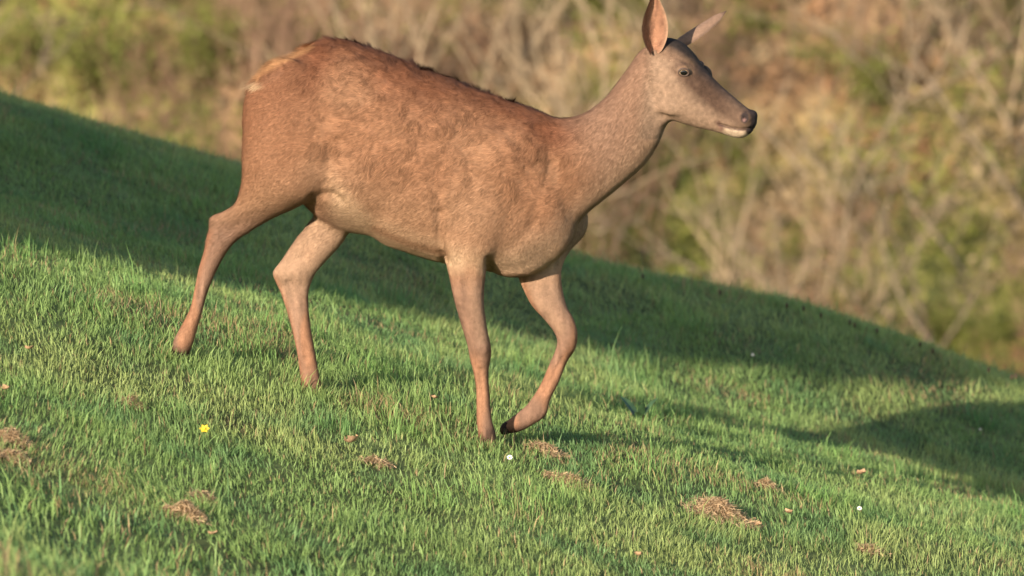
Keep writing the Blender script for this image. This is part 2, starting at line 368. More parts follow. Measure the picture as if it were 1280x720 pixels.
# coat colours (the animal's own markings, with some shade and a highlight painted in)
P = verts_of(body); N = normals_of(body); u, v = to_px(P); n = len(P)
def mixc(c, c2, m): return c * (1 - m[:, None]) + np.array(c2) * m[:, None]
RED, DARK, PALE, LEG, NECK, FACE, BROW = (.268, .137, .078), (.125, .055, .033), (.43, .295, .190), (.228, .134, .093), (.240, .146, .101), (.238, .158, .110), (.050, .036, .031)
nz = vnoise(P * np.array([7, 7, 7]), 61); nf = vnoise(P * np.array([30, 30, 30]), 62)
C = np.tile(np.array(RED), (n, 1))
top = np.interp(u, [300, 330, 400, 430, 530, 620, 690, 722, 760, 800], [120, 88, 52, 48, 85, 117, 143, 146, 118, 66])
below = v - top
C = mixc(C, (.158, .062, .033), sstep(85, 5, below + 60 * (nz - .5)) * (u < 780) * .92)
C = mixc(C, DARK, sstep(26, 2, below + 24 * (nf - .5)) * sstep(395, 425, u) * (u < 800) * .8)
C = mixc(C, DARK, sstep(.62, .80, vnoise(P * np.array([16, 16, 26]), 65)) * sstep(395, 420, u) * (1 - sstep(600, 700, u)) * sstep(90, 5, below) * .5)
C = mixc(C, (.31, .178, .107), sstep(.3, .75, nz) * .4 * (u < 700) * sstep(15, 90, below))
C = mixc(C, (.33, .200, .125), sstep(110, 190, below + 40 * (nz - .5)) * .5 * (u < 690) * (v < 345))
bel = np.interp(u, [380, 415, 430, 470, 530, 556, 612, 650, 700], [235, 240, 255, 300, 322, 330, 342, 346, 330])
C = mixc(C, PALE, sstep(42, 2, bel - v) * sstep(400, 430, u) * (1 - sstep(690, 720, u)) * sstep(352, 325, v) * .8)
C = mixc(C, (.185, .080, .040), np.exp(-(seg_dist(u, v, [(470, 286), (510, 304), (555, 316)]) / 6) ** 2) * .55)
C = mixc(C, (.225, .108, .060), sstep(400, 360, u + 20 * (nz - .5)) * sstep(260, 200, v) * .6)
C = mixc(C, LEG, sstep(245, 300, v) * sstep(470, 380, u)); C = mixc(C, LEG, sstep(325, 370, v))
inner = ((P[:, 1] > -.02) & (v > 225) & (v < 560)); C = mixc(C, (.37, .24, .16), np.where(inner, sstep(440, 300, v) * .8, 0) * ((u < 445) | (u > 630)))
C = mixc(C, (.36, .17, .09), sstep(.5, .75, vnoise(P * np.array([14, 14, 6]), 63)) * sstep(300, 360, v) * .5)
C = mixc(C, (.30, .135, .075), np.exp(-(np.minimum(seg_dist(u, v, [(262, 290), (248, 340), (228, 405)]), seg_dist(u, v, [(343, 350), (356, 385), (378, 480)])) / 5) ** 2) * .6)
for fx, fy in ((225, 440), (392, 502), (611, 552), (633, 540)): C = mixc(C, (.070, .042, .032), np.exp(-((v - fy - 2) / 9) ** 2) * (np.abs(u - fx) < 26) * .92)
C = mixc(C, NECK, sstep(690, 760, u - .35 * (v - 180)) * sstep(360, 300, v) * .85)
C = mixc(C, (.36, .235, .155), np.exp(-(seg_dist(u, v, [(832, 165), (806, 206), (760, 246), (700, 300), (640, 335)]) / 24) ** 2) * .85 * sstep(352, 335, v))
hd = sstep(802, 822, u + .12 * (v - 60)) * (v < 174)
C = mixc(C, FACE, hd)
C = mixc(C, (.052, .029, .020), hd * np.clip(1.3 * np.exp(-(seg_dist(u, v, [(870, 98), (899, 124), (928, 143)]) / 18) ** 2), 0, .92))
C = mixc(C, (.150, .092, .062), hd * np.clip(1.2 * np.exp(-(seg_dist(u, v, [(828, 60), (846, 68), (866, 80)]) / 11) ** 2), 0, .9))
C = mixc(C, (.030, .024, .022), hd * np.clip(1.3 * np.exp(-(seg_dist(u, v, [(836, 50), (859, 62), (876, 84)]) / 8) ** 2), 0, .97))  # dark forehead band, partly shade painted into the colour
C = mixc(C, (.055, .038, .032), hd * np.exp(-(seg_dist(u, v, [(876, 84), (899, 108), (934, 135)]) / 7) ** 2) * .85)  # dark nasal ridge: marking plus painted shade on the face front
C = mixc(C, (.27, .16, .09), hd * np.exp(-(np.hypot(u - 860, v - 83) / 8) ** 2) * .8)
C = mixc(C, (.10, .060, .042), hd * np.exp(-(seg_dist(u, v, [(840, 86), (852, 99), (866, 101), (872, 106)]) / 4) ** 2) * .7)
C = mixc(C, (.10, .060, .045), hd * np.exp(-(seg_dist(u, v, [(846, 82), (858, 79), (870, 86)]) / 3) ** 2) * .7)
C = mixc(C, (.20, .13, .09), hd * sstep(895, 920, u) * .3)
C = mixc(C, (.42, .32, .23), hd * sstep(899, 910, u) * sstep(-1, 3, v - 157 - .2 * (u - 899)) * .9)
C = mixc(C, (.12, .065, .05), hd * np.exp(-(seg_dist(u, v, [(898, 154), (902, 161)]) / 3.2) ** 2) * .9)
C = mixc(C, (.05, .03, .027), hd * np.exp(-(seg_dist(u, v, MOUTH) / 1.6) ** 2) * .85)
nose = hd * np.maximum(sstep(6.5, 3, seg_dist(u, v, [(939, 136), (944, 146), (943, 156), (937, 164)])), sstep(6.5, 4, np.hypot(u - 931, (v - 147) * .75)))
C = mixc(C, (.028, .021, .022), nose * .95)
C = mixc(C, (.30, .17, .15), hd * sstep(3, 1, np.hypot(u - 930, v - 150)) * .8)  # pinkish highlight painted inside the nostril
rump = sstep(9, 2, below + 5 * (nf - .5)) * sstep(316, 326, u) * sstep(398, 386, u)
C = mixc(C, (.46, .255, .125), rump * (.55 + .45 * vnoise(P * np.array([60, 60, 60]), 68)))
C = mixc(C, (.46, .32, .20), sstep(5, 0, seg_dist(u, v, [(313, 103), (318, 107), (331, 109)]) + 9 * (nf - .5)) * sstep(334, 318, u))
C = mixc(C, (.20, .10, .06), np.exp(-(seg_dist(u, v, [(333, 100), (350, 92)]) / 6) ** 2) * .6)
C = mixc(C, (.09, .055, .04), np.exp(-(np.hypot(u - 404, (v - 252) * 1.1) / 14) ** 2) * (P[:, 1] > .02) * (v < 262))  # shade between inner thigh and belly, painted dark
streak = vnoise(P * np.array([70, 70, 9]), 66) - .5; fine = vnoise(P * 110, 67) - .5
C = C * (1 + streak * .55 * sstep(300, 360, v))[:, None] * (1 + fine * .45 * hd * (1 - nose))[:, None]
C = mixc(C, (.16, .075, .043), np.exp(-(np.minimum(np.minimum(seg_dist(u, v, [(300, 296), (272, 336), (256, 380)]), seg_dist(u, v, [(384, 372), (394, 440), (402, 490)])), np.minimum(seg_dist(u, v, [(612, 425), (611, 470), (617, 530)]), seg_dist(u, v, [(721, 425), (706, 465), (682, 525)]))) / 4) ** 2) * .55)
C = mixc(C, (.34, .215, .145), np.exp(-(np.minimum(seg_dist(u, v, [(590, 350), (598, 400), (603, 425)]), seg_dist(u, v, [(676, 375), (700, 410)])) / 8) ** 2) * .5)
k0 = n_skin
for e in range(2):
    for layer in range(2):
        sl = slice(k0, k0 + n_ear); k0 += n_ear
        t = np.repeat(np.linspace(0, 1, 23), 15); a = np.abs(np.tile(np.linspace(-1, 1, 15), 23))
        if layer == 0:
            c = np.tile(np.array((.36, .185, .115) if e == 0 else (.17, .12, .095)), (n_ear, 1))
            sa = np.tile(np.linspace(-1, 1, 15), 23); c = mixc(c, (.15, .075, .05), np.clip(sstep(.4, .8, vnoise(P[sl] * np.array([150, 150, 30]), 64)) * .6 + sstep(.1, .7, -sa if e else sa) * .5, 0, .85)); c = mixc(c, (.42, .27, .18), sstep(.8, .95, a) * .6)
        else: c = np.tile(np.array((.22, .14, .10)), (n_ear, 1)); c = mixc(c, (.07, .045, .035), sstep(.85, 1, t) + sstep(.9, 1, a) * .6)
        C[sl] = np.clip(c, 0, 1)
C = np.clip(C, .005, .9)
ca = body.color_attributes.new('col', 'FLOAT_COLOR', 'POINT'); c4 = np.ones((n, 4), np.float32); c4[:, :3] = C
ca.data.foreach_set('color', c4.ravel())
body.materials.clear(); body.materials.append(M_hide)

base = px((520, 530)); base.y = 0
deer = empty('deer', base); tag(deer, 'red-brown female deer walking down the grassy slope', 'deer')
def part(name, me, parent=None):
    o = link(bpy.data.objects.new(name, me), parent or deer)
    if parent is None: o.matrix_parent_inverse = Matrix.Translation(-base)
    return o
skin = part('body', body)

# fur: short flattened hairs that carry the skin's colour
body.calc_loop_triangles(); nt_ = len(body.loop_triangles)
tri = np.empty(nt_ * 3, np.int32); body.loop_triangles.foreach_get('vertices', tri); tri = tri.reshape(-1, 3)
tri_skin = tri[(tri < n_skin).all(1)]
A, B_, C_ = P[tri[:, 0]], P[tri[:, 1]], P[tri[:, 2]]
area = np.linalg.norm(np.cross(B_ - A, C_ - A), axis=1) / 2
nh = 330000
f = rng.choice(len(tri), nh, p=area / area.sum()); r1, r2 = np.sqrt(rng.random(nh)), rng.random(nh)
bw = np.stack([1 - r1, r1 * (1 - r2), r1 * r2], -1)
def bary(D): return (D[tri[f]] * bw[:, :, None]).sum(1)
HP, HN, HC = bary(P), bary(N), bary(C); HN /= np.linalg.norm(HN, axis=1)[:, None]; hu, hv = to_px(HP)
flow = np.stack([np.full(nh, -1.), np.zeros(nh), np.full(nh, -.55)], -1)                       # back and down
neck = sstep(690, 760, hu) * sstep(330, 280, hv); flow = flow * (1 - neck[:, None]) + np.array([-.75, 0, -.9]) * neck[:, None]
legm = np.maximum(sstep(290, 340, hv), 0); flow = flow * (1 - legm[:, None]) + np.array([-.15, 0, -1]) * legm[:, None]
hdm = sstep(805, 830, hu) * (hv < 174); flow = flow * (1 - hdm[:, None]) + np.array([-1, .3, .55]) * hdm[:, None]
cl = np.stack([vnoise(HP * 26, 71), vnoise(HP * 26, 72), vnoise(HP * 26, 73)], -1) - .5
cl2 = np.stack([vnoise(HP * 75, 74), vnoise(HP * 75, 75), vnoise(HP * 75, 76)], -1) - .5
rough = sstep(330, 420, hu) * (1 - sstep(680, 780, hu)) * (1 - sstep(180, 280, hv - .15 * (hu - 400)))
flow = flow / np.linalg.norm(flow, axis=1)[:, None] + cl * (.6 + .9 * rough)[:, None] + cl2 * (.4 + .6 * rough)[:, None] + rng.normal(0, .12, (nh, 3))
flow -= HN * (flow * HN).sum(1)[:, None]; flow /= np.linalg.norm(flow, axis=1)[:, None] + 1e-6
hl = .016 + .008 * rough; hl = hl * (1 - .62 * legm) * (1 - .68 * hdm)
rim = np.exp(-(seg_dist(hu, hv, [(313, 103), (350, 73), (392, 53)]) / 7) ** 2); hl = hl + .013 * rim + .012 * np.exp(-(np.hypot(hu - 315, hv - 104) / 7) ** 2)
hl = hl * (1 - .9 * np.exp(-(np.hypot(hu - 855, hv - 91) / 7) ** 2) * hdm) * (1 - .9 * hdm * sstep(922, 930, hu)) * rng.uniform(.6, 1.3, nh)
lift = np.clip(.22 + .25 * rough * cl[:, 0] * 2 + .35 * rim + rng.normal(0, .08, nh), .05, 1)
tp = hv - np.interp(hu, [395, 430, 530, 620, 690, 722], [54, 48, 85, 117, 143, 146]); ridge = sstep(16, 2, tp) * sstep(395, 410, hu) * sstep(690, 640, hu) * sstep(.45, .75, vnoise(HP * 38, 77))
hl = hl + .010 * ridge; lift = lift + .45 * ridge
d = flow + HN * lift[:, None]; d /= np.linalg.norm(d, axis=1)[:, None]
wv = np.cross(d, HN); wv /= np.linalg.norm(wv, axis=1)[:, None] + 1e-6
wd = .0007 * (1 - .4 * hdm)
HC = np.clip(HC * np.exp(rng.normal(0, 1, nh) * (.24 + .16 * hdm))[:, None] * (1 + .3 * rough * cl2[:, 1] * 2)[:, None], .004, .95)
V = np.stack([HP - wv * wd[:, None] - HN * .0006, HP + wv * wd[:, None] - HN * .0006, HP + d * hl[:, None]], 1).reshape(-1, 3)
FN = np.stack([HN, HN, HN * .8 + d * .25], 1).reshape(-1, 3); FN /= np.linalg.norm(FN, axis=1)[:, None]
FC = np.stack([HC * .92, HC * .92, np.clip(HC * 1.12, 0, 1)], 1).reshape(-1, 3)
fur = part('fur', fast_mesh('fur', V, tris=np.arange(nh * 3).reshape(-1, 3), colors=FC, mat=M_fur, normals=FN.astype(np.float32), smooth=True), None)

# eyes
bvh = BVHTree.FromPolygons([Vector(p) for p in P], [tuple(t) for t in tri_skin])
def hit(pp):
    t = px(pp); o = cam.location; return bvh.ray_cast(o, (t - o).normalized())
M_iris = plain_mat('eye_iris', (.42, .31, .20), .08, .6, .3, 300); M_pupil = plain_mat('eye_pupil', (.006, .005, .005), .04, .8)
M_lid = plain_mat('eye_lid', (.085, .052, .040), .5, .4); M_horn = plain_mat('hoof_horn', (.028, .018, .013), .7, .2, .3, 60)
def ball(r, seg=20):
    bm = bmesh.new(); bmesh.ops.create_uvsphere(bm, u_segments=seg, v_segments=seg // 2, radius=r)
    for fc in bm.faces: fc.smooth = True
    return bm
def bm_mesh(bm, name, mat):
    me = bpy.data.meshes.new(name); bm.to_mesh(me); bm.free(); me.materials.append(mat); return me
for s in (1, -1):
    loc, nrm, _, _ = hit((854, 91))
    if s == -1:                       # the far eye, mirrored through the head's own middle plane
        ax = Matrix.Rotation(-YAW, 3, 'Z') @ Vector((0, 1, 0)); dd = loc - PIV
        loc = loc - 2 * dd.dot(ax) * ax; nrm = nrm - 2 * nrm.dot(ax) * ax
        h = bvh.find_nearest(loc); loc = h[0] - nrm * (3 / S)
    q = nrm.to_track_quat('Z', 'Y').to_matrix().to_4x4()
    bm = ball(5.6 / S, 24); bmesh.ops.scale(bm, vec=(1.12, .88, .75), verts=bm.verts)
    bm.transform(Matrix.Translation(loc - nrm * (2.4 / S)) @ q); e = part('eye', bm_mesh(bm, 'eye', M_iris))
    bm = ball(3.6 / S, 16); bmesh.ops.scale(bm, vec=(1.25, .9, .4), verts=bm.verts)
    bm.transform(Matrix.Translation(loc + nrm * (1.5 / S)) @ q); part('pupil', bm_mesh(bm, 'pupil', M_pupil), e).matrix_parent_inverse = Matrix.Translation(-base) if False else Matrix()
    bm = bmesh.new(); ring = []
    for i in range(28):
        t = 2 * math.pi * i / 28; c = Vector((6.4 * math.cos(t), 4.7 * math.sin(t), 0)) / S; row = []
        for j in range(8):
            p = 2 * math.pi * j / 8; th = (1.1 + .4 * max(0, math.sin(t))) / S
            row.append(bm.verts.new(c + c.normalized() * th * math.cos(p) + Vector((0, 0, th * math.sin(p)))))
        ring.append(row)
    for i in range(28):
        for j in range(8): bm.faces.new((ring[i][j], ring[i][(j + 1) % 8], ring[(i + 1) % 28][(j + 1) % 8], ring[(i + 1) % 28][j])).smooth = True
    bm.transform(Matrix.Translation(loc + nrm * (.3 / S)) @ q); part('eyelid', bm_mesh(bm, 'eyelid', M_lid))
# cloven hooves
def hoof(c0, c1, wv, half):
    o = None; a, b_ = px(c0, wv), px(c1, wv)
    bm = bmesh.new(); dirv = (b_ - a)
    for s in (-1, 1):
        rings = []
        for t, rr in ((0, 1.0), (.5, 1.05), (1, .75), (1.25, .35)):
            c = a + dirv * t + Vector((0, s * half * .52 / S, 0)); row = []
            perp = Vector((dirv.z, 0, -dirv.x)).normalized()
            for i in range(12):
                th = 2 * math.pi * i / 12
                row.append(bm.verts.new(c + perp * (half * rr / S * math.cos(th)) + Vector((0, half * .5 * rr / S * math.sin(th), 0))))
            rings.append(row)
        for A, B in zip(rings, rings[1:]):
            for i in range(12): bm.faces.new((A[i], A[(i + 1) % 12], B[(i + 1) % 12], B[i])).smooth = True
        bm.faces.new(rings[0][::-1]); bm.faces.new(rings[-1])
    bmesh.ops.recalc_face_normals(bm, faces=bm.faces)
    part('hoof', bm_mesh(bm, 'hoof', M_horn))
hoof((611, 553), (616, 566), -25, 11.5); hoof((637, 535), (628, 542), 29, 7); hoof((225, 439), (223, 454), -21, 11.5); hoof((393, 500), (396, 514), 8, 12.5)

# ------------------------------------------------------------------ small things in the grass
def gpt(ppx, ppy):
    """ground point seen at a photograph pixel"""
    o = cam.location; t = px((ppx, ppy)); dr = (t - o).normalized(); y = -3.
    best = None; s = 20.
    while s < 34:
        p = o + dr * s
        if p.z < hz(p.x, p.y): return Vector((p.x, p.y, hz(p.x, p.y)))
        s += .02
    return Vector((t.x, 0, hz(t.x, 0)))
def hay(ppx, ppy, wpx, hpx, n, label, seed):
    g = np.random.default_rng(seed); c = gpt(ppx, ppy + hpx * .5); rx, rz = wpx / S / 2, max(hpx, 8) / S
    n = int(n * 1.9); k = g.integers(0, 7, n); cx, cy = g.normal(0, .55, 7), g.normal(0, .5, 7); sp = g.uniform(.25, .6, 7)
    x, y = (cx[k] + g.normal(0, 1, n) * sp[k]) * rx * .85, (cy[k] + g.normal(0, 1, n) * sp[k]) * rx * .9
    rr_ = np.hypot(x, y) / rx; ks = rr_ < 1.6; x, y, rr_ = x[ks], y[ks], rr_[ks]; n = len(x)
    zz = rz * .95 * np.exp(-(rr_ * 1.3) ** 2) * g.uniform(.1, 1, n) + .013 + height(c.x + x, c.y + y) - c.z
    az = g.uniform(0, np.pi, n); ln = g.uniform(.014, .050, n); tz = g.normal(0, .45, n)
    D = np.stack([np.cos(az), np.sin(az), tz], -1) * (ln / 2)[:, None]; Cn = np.stack([x, y, zz], -1)
    Wn = np.stack([-np.sin(az), np.cos(az), g.normal(0, .6, n)], -1) * .0010
    bend = np.array([0, 0, -.006])
    V = np.stack([Cn - D - Wn + bend, Cn - D + Wn + bend, Cn - Wn, Cn + Wn, Cn + D + bend], 1).reshape(-1, 3); k = np.arange(n) * 5
    t = np.array([.60, .43, .26]) * g.uniform(.6, 1.2, n)[:, None]
    me = fast_mesh('dead_grass_clump', V, quads=np.stack([k, k + 1, k + 3, k + 2], -1), tris=np.stack([k + 2, k + 3, k + 4], -1), colors=np.repeat(t, 5, 0), mat=M_dry)
    o = link(bpy.data.objects.new('dead_grass_clump', me)); o.location = c
    tag(o, label, 'dead grass', 'clumps of dead grass lying in the turf')
hay(902, 636, 66, 20, 1500, 'largest mounded tuft of tan dead grass below the deer shadow', 1)
hay(716, 603, 54, 9, 900, 'flat tan patch of dead grass below the lifted front hoof', 2)
hay(683, 562, 40, 8, 350, 'thin tan dead grass just under the lifted front hoof', 3)
hay(232, 640, 36, 18, 600, 'ragged tan tuft of dead grass below the trailing hind leg', 4)
hay(252, 624, 30, 8, 250, 'small faint tan patch of dead grass beside the ragged tuft', 5)
hay(14, 546, 34, 14, 500, 'tan dead grass tuft farthest up the slope behind the deer', 6)
hay(20, 572, 36, 8, 250, 'faint strip of dead grass below the farthest tuft up the slope', 7)
hay(164, 504, 26, 9, 300, 'brown dead grass patch below the rear hoof of the deer', 8)
hay(470, 580, 30, 6, 160, 'sparse dead grass between the crumpled dry leaf and the front hooves', 9)
hay(960, 606, 22, 14, 160, 'small dead grass wisp between the mound and the deer shadow', 10)
hay(1090, 690, 34, 7, 200, 'flat dead grass low on the slope past the mound', 11)
M_dl = plain_mat('dead_leaf', (.42, .27, .16), .8, .2, .35, 90); M_white = plain_mat('white_petal', (.8, .78, .78), .6, .3)
M_yel = plain_mat('yellow_petal', (.75, .52, .04), .5, .3, .2, 90); M_stem = plain_mat('green_stem', (.10, .16, .04), .6, .3, .2, 60)
M_weed = plain_mat('weed_leaf', (.055, .11, .045), .5, .4, .3, 50); M_head = plain_mat('seed_head', (.09, .055, .04), .8, .2, .3, 200)
def dead_leaf(ppx, ppy, size, label, seed):
    rnd = random.Random(seed); c = gpt(ppx, ppy + 4); bm = bmesh.new(); rows = []
    for i in range(9):
        t = i / 8; wdt = math.sin(math.pi * (t * .9 + .05)) ** .8 * .42 * size / S
        rows.append([bm.verts.new(((t - .5) * size / S, wdt * a_, .05 + .25 * size / S * (abs(a_) ** 1.5 + (2 * t - 1) ** 2 * .7) + rnd.uniform(-.03, .03) * size / S)) for a_ in (-1, -.5, 0, .5, 1)])
    for A, B in zip(rows, rows[1:]):
        for j in range(4): bm.faces.new((A[j], A[j + 1], B[j + 1], B[j])).smooth = True
    bm.transform(Matrix.Rotation(rnd.uniform(0, 6), 4, 'Z') @ Matrix.Rotation(rnd.uniform(-.4, .4), 4, 'X'))
    me = bm_mesh(bm, 'dead_leaf', M_dl); o = link(bpy.data.objects.new('dead_leaf', me)); o.location = c
    tag(o, label, 'leaf', 'dead leaves fallen in the grass')
dead_leaf(446, 568, 22, 'pale crumpled dead leaf in the grass between hind and front legs', 1)
dead_leaf(944, 672, 12, 'small orange dead leaf just below the mounded dead grass', 2)
dead_leaf(988, 657, 13, 'tan dead leaf to the side of the mounded dead grass', 3)
dead_leaf(538, 512, 12, 'whitish curled dead leaf behind the planted front leg', 4)
dead_leaf(37, 451, 11, 'small orange dead leaf high on the slope behind the rear hoof', 5)
dead_leaf(4, 503, 16, 'tan dead leaf just above the farthest dead grass tuft', 6)
dead_leaf(265, 685, 11, 'tiny orange dead leaf below the ragged dead grass tuft', 7)
dead_leaf(793, 711, 13, 'orange dead leaf lowest on the slope under the deer', 8)
dead_leaf(1076, 606, 17, 'pale dead leaf at the lower edge of the deer shadow', 9)
def tube(bm, pts, rad, sides=5):
    rings = []
    for i, p in enumerate(pts):
        d = (pts[min(i + 1, len(pts) - 1)] - pts[max(i - 1, 0)]).normalized()
        s_ = d.orthogonal().normalized(); t_ = d.cross(s_); r = rad[i] if hasattr(rad, '__len__') else rad
        rings.append([bm.verts.new(p + s_ * r * math.cos(2 * math.pi * j / sides) + t_ * r * math.sin(2 * math.pi * j / sides)) for j in range(sides)])
    for A, B in zip(rings, rings[1:]):
        for j in range(sides): bm.faces.new((A[j], A[(j + 1) % sides], B[(j + 1) % sides], B[j])).smooth = True
    bm.faces.new(rings[-1])
def flower(ppx, ppy, size, mat, npet, name, label, cat, hgt, group=None):
    c = gpt(ppx, ppy + hgt * S); root = empty(name, c); tag(root, label, cat, group)
    bm = bmesh.new(); tube(bm, [Vector((0, 0, -.01)), Vector((.002, 0, hgt * .6)), Vector((0, -.003, hgt))], .0012)
    link(bpy.data.objects.new('stem', bm_mesh(bm, 'stem', M_stem)), root)
    bm = bmesh.new()
    for i in range(npet):
        A = 2 * math.pi * i / npet; r = size / S / 2
        pts = [Vector((0, 0, 0)), Vector((r * .6, r * .3, .003)), Vector((r, 0, .005)), Vector((r * .6, -r * .3, .003))]
        vs = [bm.verts.new(Matrix.Rotation(A, 3, 'Z') @ p) for p in pts]; bm.faces.new(vs)
    bm.transform(Matrix.Translation((0, -.003, hgt)) @ Matrix.Rotation(R(50), 4, 'X'))
    link(bpy.data.objects.new('petals', bm_mesh(bm, 'petals', mat)), root)
    bm = ball(size / S * .14, 10); bm.transform(Matrix.Translation((0, -.006, hgt + .002)))
    link(bpy.data.objects.new('flower_centre', bm_mesh(bm, 'flower_centre', M_yel)), root)
flower(255, 538, 13, M_yel, 6, 'yellow_flower', 'single bright yellow flower in the grass below the hind legs', 'flower', .05)
flower(637, 573, 8, M_white, 9, 'white_daisy', 'white daisy in the grass right under the front hooves', 'flower', .045, 'white daisies in the turf')
flower(1075, 637, 7, M_white, 9, 'white_daisy', 'white daisy between the mound of dead grass and the deer shadow', 'flower', .045, 'white daisies in the turf')
flower(941, 441, 5, M_white, 9, 'white_daisy', 'white daisy at the edge of the long shade past the deer', 'flower', .06, 'white daisies in the turf')
flower(1226, 536, 4, M_white, 9, 'white_daisy', 'tiny white daisy in the sunlit grass past the nose of the deer', 'flower', .05, 'white daisies in the turf')
# broad dark weed in front of the deer's chest
def weed(ppx, ppy, label, lens, seed):
    rnd = random.Random(seed); c = gpt(ppx, ppy); root = empty('broadleaf_weed', c); tag(root, label, 'weed')
    for k, (ln, az, lean) in enumerate(lens):
        bm = bmesh.new(); rows = []
        for i in range(8):
            t = i / 7; r = ln * (math.sin(lean) * t + .25 * t * t * math.sin(lean)); zz = ln * math.cos(lean) * t - .15 * ln * t * t
            wdt = ln * .19 * math.sin(math.pi * (t * .92 + .04)) ** .7
            rows.append([bm.verts.new((r, a_ * wdt, zz + abs(a_) * wdt * .5)) for a_ in (-1, 0, 1)])
        for A, B in zip(rows, rows[1:]):
            for j in range(2): bm.faces.new((A[j], A[j + 1], B[j + 1], B[j])).smooth = True
        bm.transform(Matrix.Rotation(az, 4, 'Z')); link(bpy.data.objects.new('leaf', bm_mesh(bm, 'leaf', M_weed)), root)
weed(800, 532, 'dark broad-leaved weed standing in the sunlit grass before the chest', [(.13, .3, .45), (.14, 2.6, .5), (.09, 1.2, .3), (.08, 4.5, .6), (.10, 5.4, .15)], 3)
# ribwort seed heads along the crest of the field
for k, (pxx, pyy, hgt) in enumerate([(983, 372, .07), (1004, 376, .08), (1026, 383, .06), (1062, 393, .07), (1068, 396, .06), (1096, 402, .07), (1150, 416, .08), (1166, 420, .06), (1236, 437, .08), (1265, 445, .10), (1270, 443, .12), (803, 332, .06), (900, 350, .06)]):
    y = 5.6; x = (pxx - 640) / S * (DIST + y) / DIST; c = Vector((x, y, hz(x, y))); root = empty('plantain', c)
    tag(root, 'thin plantain stalk with a dark seed head on the shaded crest', 'plant', 'plantain stalks along the shaded crest')
    bm = bmesh.new(); tube(bm, [Vector((0, 0, -.01)), Vector((.004, 0, hgt * .3)), Vector((.002, 0, hgt * .5 + .02))], .0014); link(bpy.data.objects.new('stalk', bm_mesh(bm, 'stalk', M_stem)), root)
    bm = ball(.006, 10); bmesh.ops.scale(bm, vec=(1, 1, 2.2), verts=bm.verts); bm.transform(Matrix.Translation((.002, 0, hgt * .5 + .03))); link(bpy.data.objects.new('seed_head', bm_mesh(bm, 'seed_head', M_head)), root)

# ------------------------------------------------------------------ hedge added outside the frame and shaped to shade the crest
Lh = Vector((L.x, L.y, 0)).normalized(); Ph = Vector((-Lh.y, Lh.x, 0))       # Ph points up-left, along the hedge
SHADE = [gpt(*q_) for q_ in ((0, 305), (300, 345), (560, 390), (780, 424), (1000, 444))]; E0 = Vector((SHADE[0].x, SHADE[0].y, 0)); BACK = 8.0; EDGE = E0 - Lh * BACK
reach = []                                                                  # underside of the overhanging end, shaped to the shade edge: perp offset, height
for tx, ty, _z in SHADE:
    rel = Vector((tx, ty, 0)) - E0; reach.append((-rel.dot(Ph), hz(tx, ty) + (BACK + rel.dot(Lh)) * math.tan(SUN_EL)))
hroot = empty('shade_hedge', (EDGE.x, EDGE.y, hz(EDGE.x, EDGE.y))); tag(hroot, 'dense dark green hedge added up the slope to shade the crest', 'hedge')
bm = bmesh.new(); reach.sort(); reach = [a_ for a_ in reach if a_[0] < 1.2] + [(1.38, 2.80)]; HL, HH, HT = 14., 5.2, 1.1; ng, nk = 56, 16; rows = []; OV = reach[-1][0]
rnd = random.Random(5)
for i in range(ng + 1):
    off = -OV + (HL + OV) * (i / ng) ** 1.4; row = []
    g0 = EDGE + Ph * off; base_z = hz(g0.x, g0.y) - .3; top_z = hz(EDGE.x, EDGE.y) + HH - .05 * off + .25 * math.sin(i * .7)
    if off < 0: base_z = float(np.interp(-off, [a_[0] for a_ in reach], [a_[1] for a_ in reach]))
    for side_, m in ((-1, range(nk + 1)), (1, range(nk, -1, -1))):
        for j in m:
            s_ = j / nk; bulge = HT * (1 - .25 * s_ ** 3) * (.35 if j == nk else 1)
            p = EDGE + Ph * off + Lh * (side_ * bulge * .5)
            p = Vector((p.x, p.y, base_z + (top_z - base_z) * s_)) + Vector((rnd.uniform(-.05, .05), rnd.uniform(-.05, .05), rnd.uniform(-.04, .04)))
            row.append(bm.verts.new(p))
    rows.append(row)
nr = len(rows[0])
for A, B in zip(rows, rows[1:]):
    for j in range(nr): bm.faces.new((A[j], A[(j + 1) % nr], B[(j + 1) % nr], B[j]))
bm.faces.new(rows[0]); bm.faces.new(rows[-1][::-1]); bmesh.ops.recalc_face_normals(bm, faces=bm.faces)
M_core = plain_mat('hedge_core', (.03, .045, .018), .9, .1, .4, 12)
me = bm_mesh(bm, 'core', M_core); o = link(bpy.data.objects.new('core', me), hroot); o.matrix_parent_inverse = Matrix.Translation(-hroot.location)
P2 = verts_of(me); me.calc_loop_triangles(); t2 = np.empty(len(me.loop_triangles) * 3, np.int32); me.loop_triangles.foreach_get('vertices', t2); t2 = t2.reshape(-1, 3)
ar = np.linalg.norm(np.cross(P2[t2[:, 1]] - P2[t2[:, 0]], P2[t2[:, 2]] - P2[t2[:, 0]]), axis=1); nl = 30000
def leaves_at(Cn, size, g, tint, spread=1.):
    n = len(Cn); d = g.normal(0, 1, (n, 3)); d /= np.linalg.norm(d, axis=1)[:, None]
    e = np.cross(d, g.normal(0, 1, (n, 3))); e /= np.linalg.norm(e, axis=1)[:, None]; s = (size * g.uniform(.6, 1.4, n))[:, None]
    V = np.stack([Cn - d * s, Cn + e * s * .45, Cn + d * s, Cn - e * s * .45], 1).reshape(-1, 3)
    return V, np.arange(n * 4).reshape(-1, 4), np.repeat(tint, 4, 0)
g = np.random.default_rng(9); ff = g.choice(len(t2), nl, p=ar / ar.sum()); rr = g.dirichlet((1, 1, 1), nl)
Cn = (P2[t2[ff]] * rr[:, :, None]).sum(1) + g.normal(0, .05, (nl, 3))
